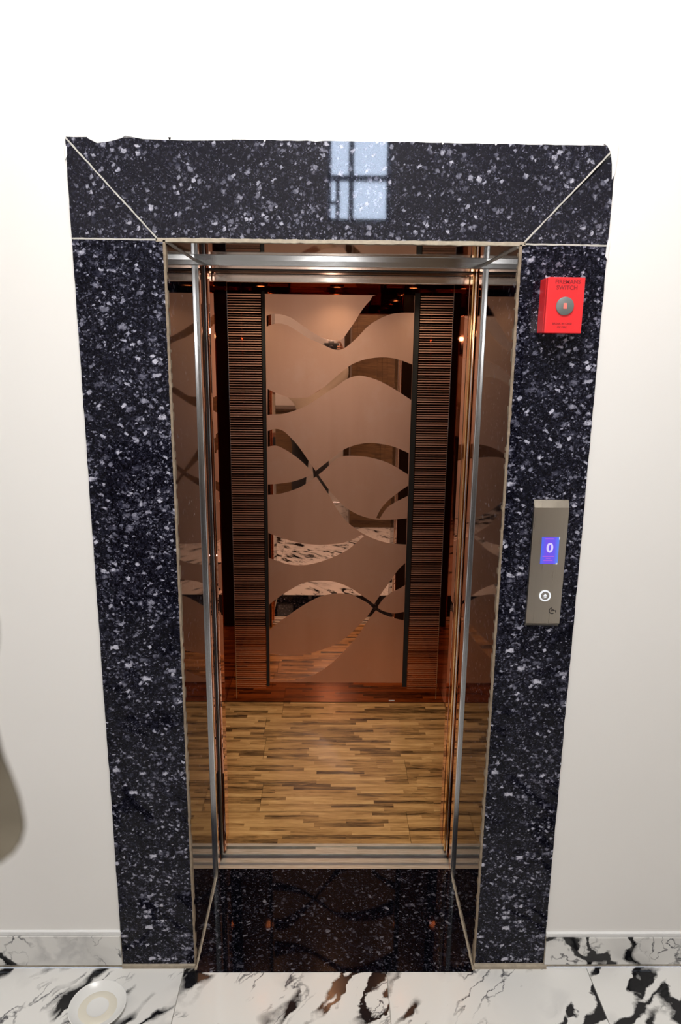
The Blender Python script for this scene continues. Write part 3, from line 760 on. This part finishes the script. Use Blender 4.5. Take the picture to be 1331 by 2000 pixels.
for x in (0.715, 0.785):
    obj('door_handle', tube([(x, RY-0.012, 0.98), (x, RY+0.035, 0.98), (x, RY+0.035, 1.22), (x, RY-0.012, 1.22)], 0.009, 10), M_STEEL, dr, smooth=True)
sb = thing('wooden_sideboard', 'low brown wooden sideboard against the back lobby wall, seen only in the mirror ribbons', 'sideboard', (-0.90, -3.08, 0))
obj('carcass', box(-1.49, -0.31, -3.27, -2.90, 0.10, 1.12, bev=0.003), M_BWOOD, sb)
obj('top', box(-1.52, -0.28, -3.29, -2.86, 1.121, 1.15, bev=0.004), M_DWOOD, sb, label='dark wood top')
for x in (-1.46, -0.40):
    for y in (-3.24, -2.96): obj('leg', box(x, x+0.06, y, y+0.05, 0.0, 0.10), M_DWOOD, sb)
for k in range(3):
    a = -1.48+k*0.388
    d = obj('door', box(a+0.004, a+0.380, -2.90, -2.882, 0.12, 1.10, bev=0.003), M_BWOOD, sb)
    obj('knob', lathe([(0.006, -2.882), (0.006, -2.868), (0.013, -2.862), (0.010, -2.852), (0.0, -2.850)], (a+0.33, 0, 0.66), 'y', 16), M_STEEL, d, smooth=True, label='steel knob')
wc = thing('wooden_cabinet', 'tall brown wooden cabinet standing behind the person, seen only in the mirror ribbons', 'cabinet', (0.50, -2.35, 0))
obj('carcass', boxes((0.20, 0.222, -2.65, -2.07, 0.0, 2.25), (0.778, 0.80, -2.65, -2.07, 0.0, 2.25), (0.222, 0.778, -2.65, -2.07, 2.228, 2.25), (0.222, 0.778, -2.65, -2.09, 0.0, 0.08), (0.222, 0.778, -2.65, -2.63, 0.08, 2.228)), M_BWOOD, wc)
for a, b, h in ((0.203, 0.499, 0.47), (0.501, 0.797, 0.53)):
    d = obj('door', box(a, b, -2.07, -2.05, 0.085, 2.245, bev=0.002), M_BWOOD, wc)
    for z0, z1 in ((0.16, 1.02), (1.12, 2.17)):
        obj('door_panel', box(a+0.05, b-0.05, -2.052, -2.043, z0, z1, bev=0.004), M_BWOOD, d)
    obj('handle', tube([(h, -2.05, 0.98), (h, -2.015, 0.985), (h, -2.015, 1.155), (h, -2.05, 1.16)], 0.006, 8), M_STEEL, d, smooth=True, label='steel handle')
for x, z in ((0.05, -1.05), (0.05, -2.55)):
    s = 0.575 if z > -2 else 0.5
    t = thing('ceiling_light_panel', 'square ceiling light panel nearest the lift wall' if z > -2 else 'square ceiling light panel farther back in the lobby', 'ceiling light', (x, z, RZ))
    obj('light_frame', boxes((x-s-0.03, x+s+0.03, z-s-0.03, z-s, RZ-0.03, RZ), (x-s-0.03, x+s+0.03, z+s, z+s+0.03, RZ-0.03, RZ), (x-s-0.03, x-s, z-s, z+s, RZ-0.03, RZ), (x+s, x+s+0.03, z-s, z+s, RZ-0.03, RZ)), M_WHITEP, t)
    obj('diffuser', box(x-s, x+s, z-s, z+s, RZ-0.012, RZ), M_PANEL, t)

# ------------------------------------------------------------------ photographer (stands behind the camera position; seen only in the mirror ribbons)
def skin_mesh(name, V, E, mat, parent, sub=2, root=0, **props):
    """V = [((x,y,z), (rx,ry))], E = edges; grown with a Skin modifier, then frozen"""
    me = bpy.data.meshes.new(name+'_cage'); me.from_pydata([v[0] for v in V], E, [])
    o = bpy.data.objects.new(name+'_cage', me); link(o)
    md = o.modifiers.new('skin', 'SKIN'); md.use_smooth_shade = True
    for i, v in enumerate(V):
        sv = me.skin_vertices[0].data[i]; r = v[1] if isinstance(v[1], tuple) else (v[1], v[1])
        sv.radius = r; sv.use_root = (i == root)
    ss = o.modifiers.new('sub', 'SUBSURF'); ss.levels = sub; ss.render_levels = sub
    dg = bpy.context.evaluated_depsgraph_get(); dg.update()
    fm = bpy.data.meshes.new_from_object(o.evaluated_get(dg))
    bpy.data.objects.remove(o); bpy.data.meshes.remove(me)
    bm = bmesh.new(); bm.from_mesh(fm); bpy.data.meshes.remove(fm)
    return obj(name, bm, mat, parent, smooth=True, **props)

ph = thing('person', 'person in a cream shirt and charcoal trousers raising a camera before the lift', 'person', (-0.20, -1.95, 0))
HX, HY = -0.16, -1.985      # head
J = [((-0.20, -1.95, 0.93), (0.145, 0.105)), ((-0.20, -1.96, 1.08), (0.125, 0.095)), ((-0.20, -1.97, 1.25), (0.150, 0.105)), ((-0.20, -1.98, 1.38), (0.135, 0.090)),
     ((-0.195, -1.985, 1.47), 0.056), ((-0.185, -1.985, 1.54), 0.052),                                   # 4,5 neck
     ((-0.29, -1.93, 0.88), 0.085), ((-0.315, -1.85, 0.49), 0.058), ((-0.325, -1.90, 0.10), 0.040), ((-0.335, -1.80, 0.045), 0.036), ((-0.34, -1.70, 0.035), 0.030),   # 6..10 left leg
     ((-0.11, -1.93, 0.88), 0.085), ((-0.085, -1.86, 0.49), 0.058), ((-0.075, -1.91, 0.10), 0.040), ((-0.065, -1.81, 0.045), 0.036), ((-0.06, -1.71, 0.035), 0.030),  # 11..15 right leg
     ((-0.375, -1.965, 1.40), 0.060), ((-0.300, -1.800, 1.53), 0.040), ((-0.20, -1.785, 1.64), 0.034), ((-0.115, -1.800, 1.745), 0.025),        # 16..19 left arm
     ((-0.025, -1.965, 1.40), 0.060), ((0.120, -1.900, 1.54), 0.040), ((0.118, -1.875, 1.66), 0.034), ((0.105, -1.845, 1.755), 0.025)]           # 20..23 right arm
EE = [(0, 1), (1, 2), (2, 3), (3, 4), (4, 5), (0, 6), (6, 7), (7, 8), (8, 9), (9, 10), (0, 11), (11, 12), (12, 13), (13, 14), (14, 15),
      (3, 16), (16, 17), (17, 18), (18, 19), (3, 20), (20, 21), (21, 22), (22, 23)]
body = skin_mesh('body', J, EE, M_SKIN, ph)
# head with jaw, brow, nose, mouth and ears, shaped from a sphere
bm = bmesh.new(); bmesh.ops.create_uvsphere(bm, u_segments=40, v_segments=28, radius=1.0)
for v in bm.verts:
    x, y, z = v.co
    w = 0.074*(1-0.22*max(0, -z)**1.5); d = 0.094*(1-0.10*max(0, -z))
    X, Y, Z = x*w, y*d, z*0.118
    fr = max(0, y)
    Y += 0.022*fr**2*math.exp(-((z+0.12)/0.20)**2-(x/0.16)**2)          # nose
    Y -= 0.010*fr*math.exp(-((z-0.06)/0.12)**2)*math.exp(-((abs(x)-0.38)/0.18)**2)  # eye sockets
    Y += 0.005*fr*math.exp(-((z-0.22)/0.10)**2)                         # brow
    Y += 0.006*fr*math.exp(-((z+0.50)/0.07)**2-(x/0.30)**2)             # lips
    Y += 0.010*fr*math.exp(-((z+0.85)/0.14)**2)                         # chin
    v.co = Vector((HX+X, HY+Y, 1.655+Z))
head = obj('head', bm, M_SKIN, ph, smooth=True)
for s in (-1, 1):
    bm = bmesh.new(); bmesh.ops.create_uvsphere(bm, u_segments=12, v_segments=8, radius=0.0115)
    bmesh.ops.translate(bm, verts=bm.verts, vec=(HX+s*0.030, HY+0.077, 1.662)); obj('eye', bm, M_WHITEP, head, smooth=True)
    bm = bmesh.new(); bmesh.ops.create_uvsphere(bm, u_segments=14, v_segments=10, radius=1.0)
    for v in bm.verts: v.co = Vector((HX+s*0.076+v.co.x*0.008, HY-0.002+v.co.y*0.018, 1.650+v.co.z*0.030))
    obj('ear', bm, M_SKIN, head, smooth=True)
bm = bmesh.new(); bmesh.ops.create_uvsphere(bm, u_segments=36, v_segments=24, radius=1.0)
bmesh.ops.delete(bm, geom=[v for v in bm.verts if v.co.z < -0.25 or (v.co.y > 0.30 and v.co.z < 0.52)], context='VERTS')
for v in bm.verts:
    x, y, z = v.co; v.co = Vector((HX+x*0.082, HY-0.006+y*0.101, 1.660+z*0.125))
obj('hair', bm, M_HAIR, ph, smooth=True)
# clothes: their own surfaces just outside the body
def grown(idx, edges, add, name, mat, label=None, trim=None):
    mp = {k: i for i, k in enumerate(idx)}
    V = []
    for k in idx:
        p, r = J[k]; r = r if isinstance(r, tuple) else (r, r)
        V.append((p, (r[0]+add, r[1]+add)))
    if trim:
        for k, (p, r) in trim.items(): V[mp[k]] = (p, r)
    return skin_mesh(name, V, [(mp[a], mp[b]) for a, b in edges], mat, ph, **({'label': label} if label else {}))
grown([1, 0, 2, 3, 4, 16, 17, 18, 20, 21, 22], [(0, 1), (1, 2), (2, 3), (3, 4), (3, 16), (16, 17), (17, 18), (3, 20), (20, 21), (21, 22)], 0.016, 'shirt', M_SHIRT,
      'loose cream shirt', {0: ((-0.20, -1.95, 0.86), (0.165, 0.125)), 4: ((-0.195, -1.985, 1.45), (0.066, 0.066))})
grown([0, 6, 7, 8, 11, 12, 13], [(0, 6), (6, 7), (7, 8), (0, 11), (11, 12), (12, 13)], 0.018, 'trousers', M_TROUS, 'charcoal trousers')
for xa, xb in ((-0.325, -0.342), (-0.075, -0.058)):
    dy = 0 if xa < -0.2 else -0.01
    skin_mesh('shoe', [((xa, -1.935+dy, 0.045), (0.038, 0.038)), ((xa, -1.88+dy, 0.047), (0.043, 0.040)), (((xa+xb)/2, -1.78+dy, 0.040), (0.044, 0.034)), ((xb, -1.68+dy, 0.033), (0.038, 0.026))],
              [(0, 1), (1, 2), (2, 3)], M_BLKP, ph)
# hands with five fingers closed on the camera
def hand(wrist, palm, fingers, thumb, name='hand'):
    V = [(wrist, 0.024), (palm, (0.034, 0.016))]; E = [(0, 1)]
    for F in fingers+[thumb]:
        last = 1
        for k, q in enumerate(F):
            V.append((q, 0.0090-0.0009*k)); E.append((last, len(V)-1)); last = len(V)-1
    return skin_mesh(name, V, E, M_SKIN, ph, sub=2)
# camera held at the lens position
KX, KY, KZ = 0.0, -1.800, 1.812
hand((-0.110, -1.803, 1.745), (-0.062, -1.800, 1.752),
     [[(-0.050+0.002*i, -1.812+0.018*i, 1.747), (-0.020, -1.806+0.014*i, 1.752), (0.012+0.003*i, -1.800+0.010*i, 1.759), (0.033-0.004*i, -1.798+0.008*i, 1.774)] for i in range(3)] +
     [[(-0.052, -1.835, 1.750), (-0.028, -1.835, 1.752), (-0.006, -1.832, 1.758), (0.010, -1.830, 1.766)]],
     [(-0.066, -1.785, 1.770), (-0.056, -1.777, 1.795), (-0.048, -1.780, 1.815)])
hand((0.106, -1.848, 1.752), (0.096, -1.838, 1.790),
     [[(0.094, -1.812, 1.778+0.019*i), (0.088, -1.792, 1.780+0.019*i), (0.068, -1.784, 1.782+0.019*i), (0.054, -1.786, 1.784+0.018*i)] for i in range(3)] +
     [[(0.092, -1.815, 1.845), (0.080, -1.803, 1.864), (0.066, -1.797, 1.866), (0.056, -1.795, 1.860)]],
     [(0.088, -1.856, 1.812), (0.070, -1.864, 1.828), (0.052, -1.862, 1.836)])

km = thing('photo_camera', 'black camera with a top flash and khaki strap held up by the person', 'camera', (KX, KY, KZ))
obj('camera_body', box(KX-0.068, KX+0.070, KY-0.042, KY+0.000, KZ-0.048, KZ+0.044, bev=0.007), M_BLKP, km)
obj('prism_hump', box(KX-0.026, KX+0.026, KY-0.040, KY+0.004, KZ+0.042, KZ+0.068, bev=0.006), M_BLKP, km)
obj('grip', box(KX+0.046, KX+0.072, KY-0.008, KY+0.014, KZ-0.044, KZ+0.036, bev=0.006), M_BLK, km)
obj('lens_barrel', lathe([(0.0, KY-0.004), (0.034, KY-0.004), (0.034, KY+0.030), (0.037, KY+0.032), (0.037, KY+0.043), (0.033, KY+0.043), (0.030, KY+0.038), (0.0, KY+0.036)], (KX, 0, KZ), 'y', 36), M_BLKP, km, smooth=True)
obj('front_glass', lathe([(0.0, KY+0.0405), (0.016, KY+0.0395), (0.0295, KY+0.0365)], (KX, 0, KZ), 'y', 32), M_LENS, km, smooth=True)
obj('flash_head', box(KX-0.030, KX+0.030, KY-0.040, KY+0.010, KZ+0.072, KZ+0.112, bev=0.005), M_BLKP, km)
obj('flash_window', box(KX-0.024, KX+0.024, KY+0.009, KY+0.0125, KZ+0.078, KZ+0.106), M_FLASH, km, label='lit flash window')
area_light('flash_beam', (KX, KY+0.016, KZ+0.092), (0.10, 0.0, 1.75), 0.05, FLASH_POWER, (1.0, 0.97, 0.93), 0.03)
# khaki neck strap swinging out beside the lens: its soft blurred loop shows at the left edge of the view
def ray(px, py, d): return CAM+d*(_f+RR*(px-665.5)/1375-UU*(py-1000)/1375)
SP = [Vector((-0.072, -1.80, 1.835)), Vector((-0.100, -1.74, 1.815)), ray(-150, 1120, 0.15), ray(-84, 1350, 0.20), ray(-52, 1480, 0.22), ray(-16, 1585, 0.225), ray(-22, 1632, 0.225), ray(-120, 1655, 0.22),
      Vector((-0.190, -1.66, 1.62)), Vector((-0.235, -1.80, 1.55)), Vector((-0.262, -1.93, 1.53)), Vector((-0.262, -2.04, 1.52)), Vector((-0.17, -2.075, 1.525))]
def cat3(P, k=6):
    out = []; n = len(P)
    for i in range(n-1):
        p0, p1, p2, p3 = [P[max(0, min(n-1, j))] for j in (i-1, i, i+1, i+2)]
        for s in range(k):
            t = s/k; out.append(0.5*((2*p1)+(p2-p0)*t+(2*p0-5*p1+4*p2-p3)*t*t+(3*p1-p0-3*p2+p3)*t**3))
    out.append(P[-1]); return out
SPc = cat3(SP, 7)
bm = bmesh.new(); prev = None
for i, q in enumerate(SPc):
    d = (SPc[min(i+1, len(SPc)-1)]-SPc[max(i-1, 0)]).normalized()
    w = d.cross(_f); w = (w.normalized() if w.length > 0.05 else Vector((1, 0, 0)))
    n = d.cross(w).normalized()
    hw = 0.0095 if 2 <= i else 0.006
    r = [bm.verts.new(q+w*hw*a+n*0.0008*b) for a, b in ((-1, -1), (1, -1), (1, 1), (-1, 1))]
    if prev:
        for k in range(4): bm.faces.new((prev[k], prev[(k+1) % 4], r[(k+1) % 4], r[k]))
    else: bm.faces.new(r)
    prev = r
bm.faces.new(prev[::-1])
obj('neck_strap', bm, M_STRAP, km, smooth=True, label='khaki woven strap')
